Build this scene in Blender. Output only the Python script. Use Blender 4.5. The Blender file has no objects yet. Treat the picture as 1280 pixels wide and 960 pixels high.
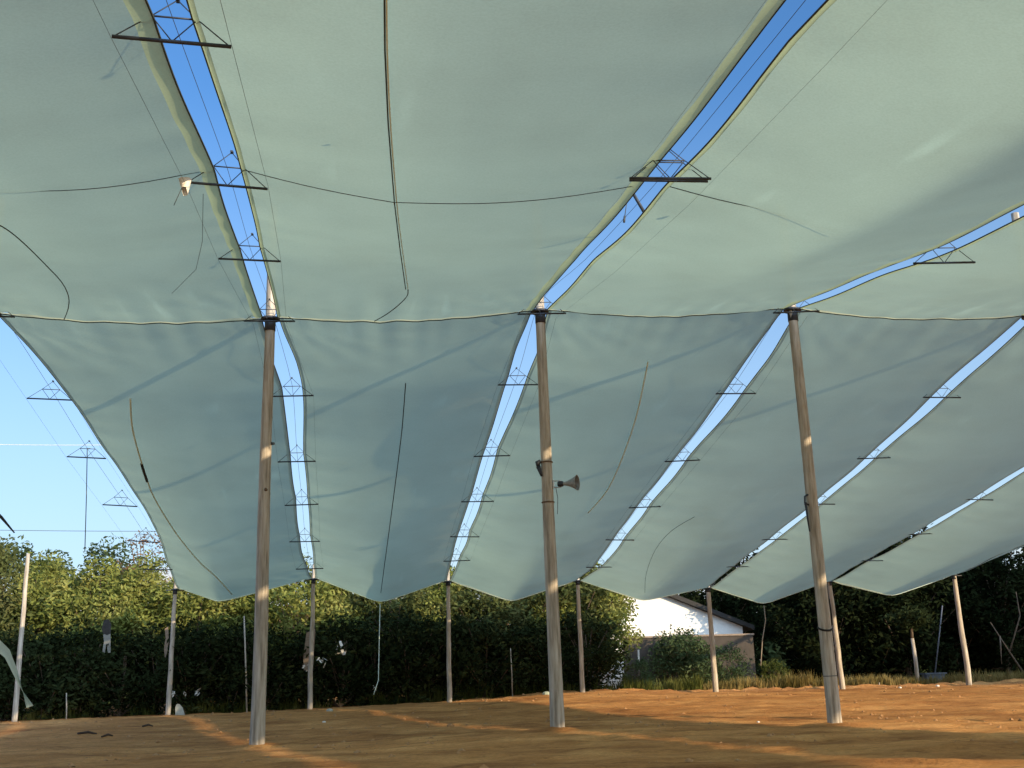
import bpy, math, random
from mathutils import Vector, Matrix, noise as mnoise
scene = bpy.context.scene
COL = scene.collection
R = math.radians
V = Vector
rnd = random.Random(7)

# ------------------------------------------------------------------ camera
F, YAW, PIT, ROL = 1492.94, 0.137574, 0.250735, -0.0330316
C = V((1.43155, -21.3954, 0.77658))
D = 23.625          # mast row (y = 0) to the rear pole row
DF = 25.29          # mast row to the front edge, behind the camera
H, HP, RS = 7.7546, 4.666, 0.2924
cy, sy, cp, sp = math.cos(YAW), math.sin(YAW), math.cos(PIT), math.sin(PIT)
FW = V((sy*cp, cy*cp, sp)); _r = V((cy, -sy, 0)); _u = _r.cross(FW)
CR = _r*math.cos(ROL) + _u*math.sin(ROL); CU = -_r*math.sin(ROL) + _u*math.cos(ROL)
def at(px, py, y):
    """point of the vertical plane at depth y seen at photo pixel px, py"""
    d = FW + CR*((px-640)/F) - CU*((py-480)/F)
    return C + d*((y-C.y)/d.y)
cam = bpy.data.cameras.new('camera'); co = bpy.data.objects.new('camera', cam); COL.objects.link(co)
m = Matrix((CR, CU, -FW)).transposed().to_4x4(); m.translation = C; co.matrix_world = m
cam.sensor_width = 36; cam.lens = 36*F/1280; cam.clip_start = 0.05; cam.clip_end = 3000
scene.camera = co

# ------------------------------------------------------------------ light
SUN_AZ, SUN_EL = 140.5, 13.0     # clockwise from +Y
sun = bpy.data.lights.new('sun', 'SUN'); so = bpy.data.objects.new('sun', sun); COL.objects.link(so)
sun.energy = 2.8; sun.angle = R(0.5); sun.color = (1.0, 0.77, 0.48)
sd = V((math.sin(R(SUN_AZ))*math.cos(R(SUN_EL)), math.cos(R(SUN_AZ))*math.cos(R(SUN_EL)), math.sin(R(SUN_EL))))
so.rotation_euler = sd.to_track_quat('Z', 'Y').to_euler(); so.location = sd*200
w = bpy.data.worlds.new('World'); scene.world = w; w.use_nodes = True
nt = w.node_tree; nt.nodes.clear()
def nn(t, k, **kw):
    n = t.nodes.new(k)
    for a, b in kw.items(): setattr(n, a, b)
    return n
out = nn(nt, 'ShaderNodeOutputWorld'); bg = nn(nt, 'ShaderNodeBackground')
sky = nn(nt, 'ShaderNodeTexSky', sky_type='NISHITA'); sky.sun_disc = False
sky.sun_elevation = R(SUN_EL); sky.sun_rotation = R(SUN_AZ)
sky.air_density = 1.0; sky.dust_density = 0.5; sky.ozone_density = 3.0
bg.inputs['Strength'].default_value = 0.095
# a low band of broken white cloud along the horizon
tc = nn(nt, 'ShaderNodeTexCoord'); sep = nn(nt, 'ShaderNodeSeparateXYZ'); nt.links.new(tc.outputs['Generated'], sep.inputs[0])
mp = nn(nt, 'ShaderNodeMapping'); mp.inputs['Scale'].default_value = (1, 1, 3.2); nt.links.new(tc.outputs['Generated'], mp.inputs[0])
nz = nn(nt, 'ShaderNodeTexNoise'); nz.inputs['Scale'].default_value = 5.0; nz.inputs['Detail'].default_value = 6; nt.links.new(mp.outputs[0], nz.inputs['Vector'])
band = nn(nt, 'ShaderNodeMapRange', interpolation_type='SMOOTHSTEP'); band.inputs['From Min'].default_value = 0.17; band.inputs['From Max'].default_value = 0.06
nt.links.new(sep.outputs['Z'], band.inputs['Value'])
add = nn(nt, 'ShaderNodeMath', operation='MULTIPLY'); nt.links.new(nz.outputs['Fac'], add.inputs[0]); nt.links.new(band.outputs[0], add.inputs[1])
cr = nn(nt, 'ShaderNodeMapRange', interpolation_type='SMOOTHSTEP'); cr.inputs['From Min'].default_value = 0.30; cr.inputs['From Max'].default_value = 0.52
nt.links.new(add.outputs[0], cr.inputs['Value'])
mix = nn(nt, 'ShaderNodeMix', data_type='RGBA')
# evening haze: a broad warm glow in the sky round the sun
dp = nn(nt, 'ShaderNodeVectorMath', operation='DOT_PRODUCT'); nt.links.new(tc.outputs['Generated'], dp.inputs[0]); dp.inputs[1].default_value = sd
gl = nn(nt, 'ShaderNodeMapRange', interpolation_type='SMOOTHSTEP'); gl.inputs['From Min'].default_value = 0.05; gl.inputs['From Max'].default_value = 1.0; gl.inputs['To Max'].default_value = 12.5
nt.links.new(dp.outputs['Value'], gl.inputs['Value'])
tint = nn(nt, 'ShaderNodeMix', data_type='RGBA', blend_type='MULTIPLY'); tint.inputs['Factor'].default_value = 1; tint.inputs['B'].default_value = (0.60, 0.88, 1.12, 1); nt.links.new(sky.outputs[0], tint.inputs['A'])
gs = nn(nt, 'ShaderNodeVectorMath', operation='SCALE'); gs.inputs[0].default_value = (0.74, 0.92, 1.04); nt.links.new(gl.outputs[0], gs.inputs['Scale'])
sk2 = nn(nt, 'ShaderNodeVectorMath', operation='ADD'); nt.links.new(tint.outputs['Result'], sk2.inputs[0]); nt.links.new(gs.outputs[0], sk2.inputs[1])
hz = nn(nt, 'ShaderNodeMapRange'); hz.inputs['From Min'].default_value = 0.47; hz.inputs['From Max'].default_value = 0.02; hz.inputs['To Max'].default_value = 1.0
nt.links.new(sep.outputs['Z'], hz.inputs['Value'])
hp = nn(nt, 'ShaderNodeMath', operation='POWER'); nt.links.new(hz.outputs[0], hp.inputs[0]); hp.inputs[1].default_value = 1.3
hm_ = nn(nt, 'ShaderNodeMath', operation='MULTIPLY'); nt.links.new(hp.outputs[0], hm_.inputs[0]); hm_.inputs[1].default_value = 0.95
pale = nn(nt, 'ShaderNodeMix', data_type='RGBA'); nt.links.new(hm_.outputs[0], pale.inputs['Factor']); nt.links.new(sk2.outputs[0], pale.inputs['A']); pale.inputs['B'].default_value = (3.0, 3.7, 4.1, 1)
nt.links.new(cr.outputs[0], mix.inputs['Factor']); nt.links.new(pale.outputs['Result'], mix.inputs['A']); mix.inputs['B'].default_value = (4.1, 4.0, 3.9, 1)
nt.links.new(mix.outputs['Result'], bg.inputs['Color']); nt.links.new(bg.outputs[0], out.inputs[0])
vs = scene.view_settings; vs.view_transform = 'Standard'; vs.look = 'None'; vs.gamma = 1; vs.use_curve_mapping = False
vs.exposure = 1.27

# ------------------------------------------------------------------ materials
def newmat(name):
    M = bpy.data.materials.new(name); M.use_nodes = True; t = M.node_tree; t.nodes.clear()
    o = nn(t, 'ShaderNodeOutputMaterial'); return M, t, o
def noise_col(t, scale, cols, detail=5, stretch=(1, 1, 1), coord='Object', rough=0.6, stops=None, dist=0):
    tc = nn(t, 'ShaderNodeTexCoord'); mp = nn(t, 'ShaderNodeMapping'); mp.inputs['Scale'].default_value = stretch
    t.links.new(tc.outputs[coord], mp.inputs[0])
    n = nn(t, 'ShaderNodeTexNoise'); n.inputs['Scale'].default_value = scale; n.inputs['Detail'].default_value = detail
    n.inputs['Roughness'].default_value = rough; n.inputs['Distortion'].default_value = dist
    t.links.new(mp.outputs[0], n.inputs['Vector'])
    r = nn(t, 'ShaderNodeValToRGB'); e = r.color_ramp.elements
    stops = stops or [0.32 + 0.36*k/(len(cols)-1) for k in range(len(cols))]
    e[0].position, e[0].color = stops[0], (*cols[0], 1); e[1].position, e[1].color = stops[-1], (*cols[-1], 1)
    for s, c in list(zip(stops, cols))[1:-1]:
        q = e.new(s); q.color = (*c, 1)
    t.links.new(n.outputs['Fac'], r.inputs[0]); return n, r
def bump(t, src, strength, dist=0.02):
    b = nn(t, 'ShaderNodeBump'); b.inputs['Strength'].default_value = strength; b.inputs['Distance'].default_value = dist
    t.links.new(src, b.inputs['Height']); return b
def pbr(name, cols, scale=6, rough=0.8, stretch=(1, 1, 1), metal=0, bumpv=0.3, bdist=0.02, detail=6):
    M, t, o = newmat(name); p = nn(t, 'ShaderNodeBsdfPrincipled'); p.inputs['Roughness'].default_value = rough; p.inputs['Metallic'].default_value = metal
    n, r = noise_col(t, scale, cols, detail, stretch); t.links.new(r.outputs[0], p.inputs['Base Color'])
    if bumpv: t.links.new(bump(t, n.outputs['Fac'], bumpv, bdist).outputs[0], p.inputs['Normal'])
    t.links.new(p.outputs[0], o.inputs[0]); return M
def mixrgb(t, fac, a, b, blend='MIX'):
    x = nn(t, 'ShaderNodeMix', data_type='RGBA', blend_type=blend)
    for s, v in (('Factor', fac), ('A', a), ('B', b)):
        if hasattr(v, 'is_output'): t.links.new(v, x.inputs[s])
        else: x.inputs[s].default_value = v if s == 'Factor' else (*v, 1)
    return x.outputs['Result']
def fabric(name, col, trans, see=0.05, k_tr=0.6):
    M, t, o = newmat(name)
    n, r = noise_col(t, 0.55, [tuple(c*0.92 for c in trans), trans, tuple(min(1, c*1.06) for c in trans)], 7, rough=0.62)
    # faint lighter streaks running down the cloth
    n2, r2 = noise_col(t, 1.0, [(0, 0, 0), (0, 0, 0), (1, 1, 1)], 2, (2.2, 0.3, 0.3), stops=[0.0, 0.62, 0.76])
    n3, r3 = noise_col(t, 0.35, [(0, 0, 0), (1, 1, 1)], 3, stops=[0.46, 0.6])
    st = nn(t, 'ShaderNodeMath', operation='MULTIPLY'); t.links.new(r2.outputs[0], st.inputs[0]); t.links.new(r3.outputs[0], st.inputs[1])
    st2 = nn(t, 'ShaderNodeMath', operation='MULTIPLY'); t.links.new(st.outputs[0], st2.inputs[0]); st2.inputs[1].default_value = 0.5
    c2 = mixrgb(t, st2.outputs[0], r.outputs[0], tuple(min(1, c*1.45) for c in trans))
    # woven grain
    tcw = nn(t, 'ShaderNodeTexCoord'); grain = nn(t, 'ShaderNodeTexNoise'); grain.inputs['Scale'].default_value = 42; grain.inputs['Detail'].default_value = 2
    t.links.new(tcw.outputs['Object'], grain.inputs['Vector'])
    gm = nn(t, 'ShaderNodeMapRange'); gm.inputs['From Min'].default_value = 0.3; gm.inputs['From Max'].default_value = 0.7
    gm.inputs['To Min'].default_value = 0.90; gm.inputs['To Max'].default_value = 1.07
    t.links.new(grain.outputs['Fac'], gm.inputs['Value'])
    c3 = mixrgb(t, 1.0, c2, gm.outputs[0], 'MULTIPLY')
    dif = nn(t, 'ShaderNodeBsdfDiffuse'); dif.inputs['Color'].default_value = (*col, 1)
    tr = nn(t, 'ShaderNodeBsdfTranslucent'); t.links.new(c3, tr.inputs['Color'])
    bmp = bump(t, n.outputs['Fac'], 0.12, 0.05); t.links.new(bmp.outputs[0], dif.inputs['Normal']); t.links.new(bmp.outputs[0], tr.inputs['Normal'])
    a = nn(t, 'ShaderNodeMixShader'); a.inputs[0].default_value = k_tr; t.links.new(dif.outputs[0], a.inputs[1]); t.links.new(tr.outputs[0], a.inputs[2])
    tp = nn(t, 'ShaderNodeBsdfTransparent'); b = nn(t, 'ShaderNodeMixShader'); b.inputs[0].default_value = see
    t.links.new(a.outputs[0], b.inputs[1]); t.links.new(tp.outputs[0], b.inputs[2]); t.links.new(b.outputs[0], o.inputs[0]); return M
def leafmat(name, cols, k=0.35, scale=0.7):
    M, t, o = newmat(name); n, r = noise_col(t, scale, cols, 5, coord='Object')
    d = nn(t, 'ShaderNodeBsdfDiffuse'); tr = nn(t, 'ShaderNodeBsdfTranslucent')
    t.links.new(r.outputs[0], d.inputs['Color']); t.links.new(r.outputs[0], tr.inputs['Color'])
    a = nn(t, 'ShaderNodeMixShader'); a.inputs[0].default_value = k
    t.links.new(d.outputs[0], a.inputs[1]); t.links.new(tr.outputs[0], a.inputs[2]); t.links.new(a.outputs[0], o.inputs[0]); return M
MAT = {
    'sheet': fabric('shade_cloth', (0.42, 0.46, 0.38), (0.268, 0.352, 0.274), 0.015),
    'hem': fabric('hem_cloth', (0.46, 0.47, 0.26), (0.28, 0.33, 0.19), 0.0, 0.6),
    'rearhem': fabric('rear_hem_cloth', (0.40, 0.44, 0.34), (0.22, 0.275, 0.21), 0.0, 0.6),
    'palehem': fabric('pale_hem_cloth', (0.62, 0.60, 0.42), (0.55, 0.54, 0.33), 0.0, 0.6),
    'strip': fabric('strip_cloth', (0.55, 0.62, 0.52), (0.5, 0.6, 0.48), 0.0, 0.4),
    'wood': pbr('mast_timber', [(0.18, 0.15, 0.115), (0.36, 0.315, 0.26), (0.50, 0.455, 0.395)], 5, 0.85, (3, 3, 0.25), bumpv=0.6, bdist=0.03),
    'polewood': pbr('pole_timber', [(0.22, 0.19, 0.155), (0.40, 0.355, 0.30), (0.54, 0.49, 0.43)], 4, 0.85, (3, 3, 0.4), bumpv=0.5, bdist=0.03),
    'knot': pbr('knot_wood', [(0.09, 0.06, 0.04), (0.17, 0.11, 0.07)], 12, 0.9),
    'steel': pbr('dark_steel', [(0.012, 0.018, 0.03), (0.028, 0.035, 0.05)], 8, 0.6, metal=0.0, bumpv=0.1),
    'galv': pbr('galvanised_steel', [(0.35, 0.36, 0.37), (0.55, 0.56, 0.57)], 9, 0.45, metal=0.7, bumpv=0.1),
    'rope': pbr('pale_rope', [(0.60, 0.80, 0.80), (0.72, 0.90, 0.92)], 30, 0.9),
    'darkrope': pbr('dark_rope', [(0.018, 0.03, 0.028), (0.05, 0.065, 0.058)], 30, 0.9),
    'wire': pbr('wire', [(0.03, 0.04, 0.05), (0.07, 0.08, 0.09)], 10, 0.6, metal=0.0, bumpv=0),
    'palewire': pbr('pale_wire', [(0.6, 0.6, 0.6), (0.75, 0.75, 0.75)], 10, 0.5, bumpv=0),
    'horn': pbr('horn_paint', [(0.17, 0.18, 0.18), (0.25, 0.27, 0.27), (0.31, 0.33, 0.34)], 14, 0.55, bumpv=0.15),
    'hornin': pbr('horn_inside', [(0.10, 0.11, 0.12), (0.17, 0.18, 0.19)], 14, 0.6, bumpv=0.1),
    'white': pbr('white_and_sky_bits', [(0.62, 0.60, 0.55), (0.80, 0.78, 0.74)], 10, 0.7),
    'cloth': pbr('grey_cloth', [(0.12, 0.12, 0.11), (0.21, 0.21, 0.19)], 6, 0.95),
    'darkcloth': pbr('dark_cloth', [(0.012, 0.012, 0.012), (0.03, 0.028, 0.026)], 6, 0.95),
    'board': pbr('weathered_board', [(0.16, 0.12, 0.09), (0.26, 0.20, 0.15)], 5, 0.9, (1, 1, 6)),
    'slab': pbr('pale_stone', [(0.32, 0.32, 0.28), (0.48, 0.48, 0.42)], 7, 0.9),
    'stick': pbr('charred_wood', [(0.03, 0.02, 0.015), (0.07, 0.045, 0.03)], 7, 0.95),
    'clod': pbr('dry_soil_clod', [(0.30, 0.15, 0.06), (0.46, 0.25, 0.11)], 9, 0.95, bumpv=0.6),
    'bark': pbr('bark', [(0.06, 0.045, 0.03), (0.15, 0.11, 0.08)], 6, 0.95, (2, 2, 0.5), bumpv=0.6),
    'palebark': pbr('pale_bark', [(0.30, 0.27, 0.23), (0.48, 0.45, 0.40)], 6, 0.95, (2, 2, 0.5), bumpv=0.5),
    'leafy': leafmat('leaf_yellow_green', [(0.07, 0.095, 0.024), (0.185, 0.21, 0.055), (0.32, 0.31, 0.10)]),
    'leafm': leafmat('leaf_mid_green', [(0.045, 0.064, 0.024), (0.10, 0.118, 0.042), (0.17, 0.17, 0.07)]),
    'leafg': leafmat('leaf_deep_green', [(0.03, 0.052, 0.024), (0.065, 0.092, 0.04), (0.11, 0.135, 0.06)]),
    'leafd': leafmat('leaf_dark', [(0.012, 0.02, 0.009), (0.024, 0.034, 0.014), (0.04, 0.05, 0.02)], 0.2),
    'leafk': leafmat('leaf_painted_shade', [(0.006, 0.011, 0.005), (0.013, 0.019, 0.008), (0.024, 0.03, 0.012)], 0.15),  # shade on the right-hand trees is put into these leaf tones
    'leafb': leafmat('leaf_brown', [(0.10, 0.06, 0.03), (0.19, 0.11, 0.055), (0.28, 0.18, 0.10)]),
    'grass': leafmat('dry_grass', [(0.12, 0.10, 0.03), (0.24, 0.19, 0.07), (0.36, 0.28, 0.12)], 0.3, 0.9),
    'grassg': leafmat('green_grass', [(0.05, 0.07, 0.018), (0.10, 0.115, 0.03), (0.17, 0.17, 0.06)], 0.3, 0.9),
    'plaster': pbr('white_plaster', [(0.72, 0.70, 0.66), (0.82, 0.81, 0.78)], 2, 0.85, bumpv=0.1),
    'roof': pbr('dark_roofing', [(0.012, 0.011, 0.01), (0.025, 0.022, 0.02)], 4, 0.8),
    'brick': pbr('brown_render', [(0.034, 0.028, 0.022), (0.065, 0.052, 0.042)], 1.6, 0.95),  # the wall's dim shade is put into this brown
    'bluegrey': pbr('bluegrey_paint', [(0.06, 0.07, 0.09), (0.11, 0.12, 0.15)], 6, 0.7),
}
def soil():
    M, t, o = newmat('red_soil'); p = nn(t, 'ShaderNodeBsdfPrincipled'); p.inputs['Roughness'].default_value = 0.95
    p.inputs['Specular IOR Level'].default_value = 0.15
    n, r = noise_col(t, 0.5, [(0.36, 0.147, 0.046), (0.60, 0.272, 0.088), (0.78, 0.40, 0.145)], 9, (1, 1.6, 1), rough=0.65)
    n2, r2 = noise_col(t, 2.2, [(0.55, 0.5, 0.45), (1, 1, 1), (1.0, 1.0, 1.0)], 8, (1, 1.5, 1), rough=0.7, stops=[0.30, 0.46, 1])
    c = mixrgb(t, 1.0, r.outputs[0], r2.outputs[0], 'MULTIPLY')
    n4, r4 = noise_col(t, 0.13, [(0.74, 0.70, 0.66), (1.0, 1.0, 1.0), (1.22, 1.24, 1.28)], 4, (1, 1.4, 1))
    c = mixrgb(t, 1.0, c, r4.outputs[0], 'MULTIPLY')
    n3, r3 = noise_col(t, 16, [(0.72, 0.72, 0.72), (1.12, 1.12, 1.12)], 6, rough=0.75)
    c = mixrgb(t, 1.0, c, r3.outputs[0], 'MULTIPLY')
    t.links.new(c, p.inputs['Base Color'])
    a = nn(t, 'ShaderNodeMath', operation='ADD'); t.links.new(n2.outputs['Fac'], a.inputs[0]); t.links.new(n3.outputs['Fac'], a.inputs[1])
    t.links.new(bump(t, a.outputs[0], 0.8, 0.06).outputs[0], p.inputs['Normal']); t.links.new(p.outputs[0], o.inputs[0]); return M
MAT['soil'] = soil()

# ------------------------------------------------------------------ mesh helpers
class MB:
    def __init__(s): s.v, s.f, s.sm = [], [], []
    def quad(s, a, b, c, d, smooth=False):
        k = len(s.v); s.v += [tuple(a), tuple(b), tuple(c), tuple(d)]; s.f.append((k, k+1, k+2, k+3)); s.sm.append(smooth)
    def grid(s, rows, smooth=True, closed=False):
        k = len(s.v); n = len(rows[0])
        for r in rows: s.v += [tuple(p) for p in r]
        for i in range(len(rows)-1):
            for j in range(n if closed else n-1):
                j2 = (j+1) % n
                s.f.append((k+i*n+j, k+i*n+j2, k+(i+1)*n+j2, k+(i+1)*n+j)); s.sm.append(smooth)
        return k
    def tube(s, pts, rad, n=6, cap=True, smooth=True, jit=0):
        pts = [V(p) for p in pts]
        if not isinstance(rad, (list, tuple)): rad = [rad]*len(pts)
        rows = []; prev = None
        for i, p in enumerate(pts):
            d = (pts[min(i+1, len(pts)-1)] - pts[max(i-1, 0)])
            d = d.normalized() if d.length > 1e-9 else V((0, 0, 1))
            a = prev if prev is not None else (V((1, 0, 0)) if abs(d.x) < 0.9 else V((0, 1, 0)))
            x = (a - d*a.dot(d)).normalized(); y = d.cross(x); prev = x
            rows.append([p + (x*math.cos(2*math.pi*j/n) + y*math.sin(2*math.pi*j/n))*rad[i]*(1+(rnd.uniform(-jit, jit) if jit else 0)) for j in range(n)])
        k = s.grid(rows, smooth, True)
        if cap:
            s.f.append(tuple(k+j for j in reversed(range(n)))); s.sm.append(False)
            e = k+(len(rows)-1)*n; s.f.append(tuple(e+j for j in range(n))); s.sm.append(False)
        return s
    def box(s, c, sx, sy_, sz, rot=None):
        c = V(c); P = []
        for z in (-1, 1):
            for q in ((-1, -1), (1, -1), (1, 1), (-1, 1)):
                p = V((q[0]*sx/2, q[1]*sy_/2, z*sz/2)); P.append(c + (rot @ p if rot else p))
        k = len(s.v); s.v += [tuple(p) for p in P]
        for f in ((3, 2, 1, 0), (4, 5, 6, 7), (0, 1, 5, 4), (1, 2, 6, 5), (2, 3, 7, 6), (3, 0, 4, 7)):
            s.f.append(tuple(k+j for j in f)); s.sm.append(False)
        return s
    def lathe(s, a, b, prof, n=20):
        """revolve (distance, radius) profile round the axis from a to b"""
        a, b = V(a), V(b); d = (b-a).normalized(); x = (V((0, 0, 1))-d*d.z).normalized(); y = d.cross(x)
        s.grid([[a + d*t + (x*math.cos(2*math.pi*j/n)+y*math.sin(2*math.pi*j/n))*r for j in range(n)] for t, r in prof], True, True); return s
    def build(s, name, mat, parent=None, at_=None):
        me = bpy.data.meshes.new(name); o0 = V(at_) if at_ is not None else V((0, 0, 0))
        me.from_pydata([tuple(V(p)-o0) for p in s.v], [], s.f); me.polygons.foreach_set('use_smooth', s.sm)
        me.materials.append(MAT[mat] if isinstance(mat, str) else mat); me.update()
        o = bpy.data.objects.new(name, me); COL.objects.link(o); o.location = o0
        if parent is not None: o.parent = parent
        return o
def tag(o, label=None, cat=None, group=None, kind=None):
    if label: o['label'] = label
    if cat: o['category'] = cat
    if group: o['group'] = group
    if kind: o['kind'] = kind
    return o
def empty(name, loc, label, cat, group=None):
    o = bpy.data.objects.new(name, None); COL.objects.link(o); o.location = loc; o.empty_display_size = 0.3
    return tag(o, label, cat, group)
def copy_tree(o, parent=None):
    c = o.copy(); COL.objects.link(c)
    if parent is not None: c.parent = parent
    for ch in o.children: copy_tree(ch, c)
    return c
def nz3(x, y, z=0.0): return mnoise.noise(V((x, y, z)))
def sst(a, b, x):
    t = max(0, min(1, (x-a)/(b-a))); return t*t*(3-2*t)

# ------------------------------------------------------------------ ground
MASTPX = {0: ((321, 935), (338, 397)), 1: ((697, 912), (675, 388)), 2: ((1044, 908), (990, 386))}
POLEPX = {-2: ((18, 903), (35, 692)), -1: ((210, 895), (219, 737)), 0: ((387, 887), (392, 724)), 1: ((562, 878), (560, 727)),
          2: ((729, 866), (722, 726)), 3: ((895, 866), (885, 735)), 4: ((1053, 862), (1037, 727)), 5: ((1212, 857), (1192, 719))}
MAST = {i: (at(*b, 0), at(*t, 0)) for i, (b, t) in MASTPX.items()}
MAST[-1] = (V((-5, 0, 0.0)), V((-4.97, 0, 7.62))); MAST[3] = (V((15, 0, -0.1)), V((14.97, 0, 7.75)))
POLE = {i: (at(*b, D), at(*t, D)) for i, (b, t) in POLEPX.items()}
CTRL = [p[0] for p in MAST.values()] + [p[0] for p in POLE.values()]
CTRL += [V((x, 40, 0.7)) for x in (-30, -10, 10, 30, 50)] + [V((x, -22, -0.45)) for x in (-20, 0, 20, 40)] + [V((x, 90, 1.4)) for x in (-60, 0, 60, 120)] \
    + [V((40, 0, -0.2)), V((40, 23, .35)), V((-25, 0, 0)), V((-25, 23, .25)), V((-60, 30, .5)), V((110, 30, .4))]
def gbase(x, y):
    sw = sz = 0
    for c in CTRL:
        wt = 1/((x-c.x)**2 + (y-c.y)**2 + 2.0)**1.6; sw += wt; sz += wt*c.z
    return sz/sw
def gz(x, y):
    z = gbase(x, y)
    near = 1 - sst(35, 60, abs(y)) 
    z += near*(0.04*nz3(x*0.3, y*0.5) + 0.032*nz3(x*0.9, y*1.2, 3) + 0.030*nz3(x*1.9, y*1.9, 7) + 0.016*nz3(x*3.6, y*3.6, 9))
    # rough heaped soil along the far pole row
    e = math.exp(-((y-25.2)/1.2)**2)*sst(3, 8, x); z += e*(0.05 + 0.20*abs(nz3(x*0.8, y*1.2, 11)) + 0.09*nz3(x*2.4, y*2.4, 2))
    for i, (b, t) in MAST.items():
        r2 = (x-b.x)**2 + (y-b.y)**2; z += 0.07*math.exp(-r2/0.26)*(1+0.7*nz3(x*3, y*3, 4))
    return z
def axis(a, b, lo, hi, fine, step):
    xs = []; x = lo
    while x <= hi: xs.append(x); x += fine
    s = fine; x = lo
    while x > a: s = min(s*1.5, step); x -= s; xs.insert(0, x)
    s = fine; x = xs[-1]
    while x < b: s = min(s*1.5, step); x += s; xs.append(x)
    return xs
gb = MB(); XS = axis(-900, 900, -14, 34, 0.17, 90); YS = axis(-300, 1500, -10, 29, 0.15, 90)
gb.grid([[(x, y, gz(x, y)) for x in XS] for y in YS])
tag(gb.build('ground', 'soil'), kind='structure')

# ------------------------------------------------------------------ masts and poles
ORD = {-1: 'leftmost', 0: 'left', 1: 'middle', 2: 'right', 3: 'far right'}
MLAB = {-1: 'stout timber mast just outside the left edge, carrying the ridge end of the roof cloth',
        0: 'stout bare timber mast, left of the three near masts, soil heaped at its foot',
        1: 'stout timber mast with the horn loudspeaker bolted to its side',
        2: 'stout timber mast with a dark strap tied round it, leaning left',
        3: 'stout timber mast just outside the right edge, carrying the ridge of the roof cloth'}
def mast(i):
    b, t = MAST[i]; ax = (t-b).normalized(); top = t + ax*2.2; L = (top-b).length
    root = empty('tent_mast', b, MLAB[i], 'mast', 'timber masts under the roof ridge')
    mb = MB(); n = 40; pts = []; rad = []
    for k in range(n+1):
        f = k/n; p = b - ax*0.25 + ax*(L+0.25)*f
        p = p + V((0.018*nz3(f*3, i*7), 0.018*nz3(f*3, i*7+3), 0)); pts.append(p)
        rad.append(0.128 - 0.050*f + 0.004*nz3(f*14, i*5.0) + 0.012*math.exp(-f*40))
    mb.tube(pts, rad, 16, jit=0.012); mb.build('timber', 'wood', root, b).location = (0, 0, 0)
    def axp(h): return b + ax*h
    def add(name, m_, mat):
        o = m_.build(name, mat, root, b); o.location = (0, 0, 0); return o
    Ht = (t-b).length
    # steel head collar with a ring and two arm bars
    c = MB(); c.tube([axp(Ht-0.26), axp(Ht-0.02)], 0.100, 16, True); c.tube([axp(Ht-0.05), axp(Ht-0.01)], 0.17, 16, True); add('head_collar', c, 'steel')
    return root
for i in MAST: mast(i)
def ring(b, ax, h, r, rr, n=18):
    return [b + ax*h + V((math.cos(a), math.sin(a), 0))*r for a in [2*math.pi*k/n for k in range(n+1)]]
mroots = {o['label']: o for o in COL.objects if o.name.startswith('tent_mast')}
def mroot(i): return mroots[MLAB[i]]
def addpart(i, name, m_, mat):
    b = MAST[i][0]; o = m_.build(name, mat, mroot(i), b); o.location = (0, 0, 0); return o
def mp_(i, h, dx=0, dy=0):
    b, t = MAST[i]; return b + (t-b).normalized()*h + V((dx, dy, 0))
def mh(i, py):  # height along mast i for a photo row
    (bx, by), (tx, ty) = MASTPX[i]; px = bx + (tx-bx)*(by-py)/(by-ty)
    p = at(px, py, 0); return (p - MAST[i][0]).length
# dark strap tied round the right mast and hanging hook
s = MB(); hh = mh(2, 785)
s.tube([mp_(2, hh + 0.05*math.sin(2*math.pi*k/16) , 0.122*math.cos(2*math.pi*k/16), 0.122*math.sin(2*math.pi*k/16)) for k in range(17)], 0.02, 6)
s.tube([mp_(2, hh+0.05, 0.12, -0.06), mp_(2, hh+0.22, 0.135, -0.04), mp_(2, hh+0.52, 0.12, -0.04)], 0.014, 6); addpart(2, 'strap', s, 'darkcloth')
s = MB(); hh = mh(2, 845); s.tube([mp_(2, hh, 0.123*math.cos(2*math.pi*k/16), 0.123*math.sin(2*math.pi*k/16)) for k in range(17)], 0.008, 5); addpart(2, 'wire_tie', s, 'wire')
s = MB(); hh = mh(2, 625)
s.tube([mp_(2, hh+0.1, -0.08, -0.04), mp_(2, hh+0.06, -0.15, -0.05), mp_(2, hh-0.06, -0.16, -0.05), mp_(2, hh-0.1, -0.09, -0.05)], 0.018, 6)
s.tube([mp_(2, hh-0.05, -0.15, -0.05), mp_(2, hh-0.4, -0.14, -0.06), mp_(2, hh-0.6, -0.13, -0.06)], [0.024, 0.018, 0.012], 6); addpart(2, 'hook', s, 'steel')
# rings/joints and knots on the middle mast
for py in (628, 578):
    s = MB(); hh = mh(1, py); s.tube([mp_(1, hh, 0.112*math.cos(2*math.pi*k/16), 0.112*math.sin(2*math.pi*k/16)) for k in range(17)], 0.012, 5); addpart(1, 'wire_tie', s, 'knot')
s = MB(); hh = mh(1, 580); s.tube([mp_(1, hh+0.05, -0.12, -0.05), mp_(1, hh+0.02, -0.17, -0.05), mp_(1, hh-0.06, -0.16, -0.05)], [0.03, 0.05, 0.035], 9); s.tube([mp_(1, hh-0.06, -0.16, -0.05), mp_(1, hh-0.24, -0.11, -0.06)], [0.045, 0.018], 8)
addpart(1, 'cable_clamp', s, 'steel')
s = MB(); hh = mh(0, 612); s.tube([mp_(0, hh-0.02, 0.02, -0.09), mp_(0, hh, 0.02, -0.118)], [0.035, 0.022], 8); addpart(0, 'knot', s, 'knot')
s = MB(); hh = mh(0, 555); s.tube([mp_(0, hh, 0.09, -0.03), mp_(0, hh, 0.15, -0.03)], [0.03, 0.02], 6); addpart(0, 'peg', s, 'steel')

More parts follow.
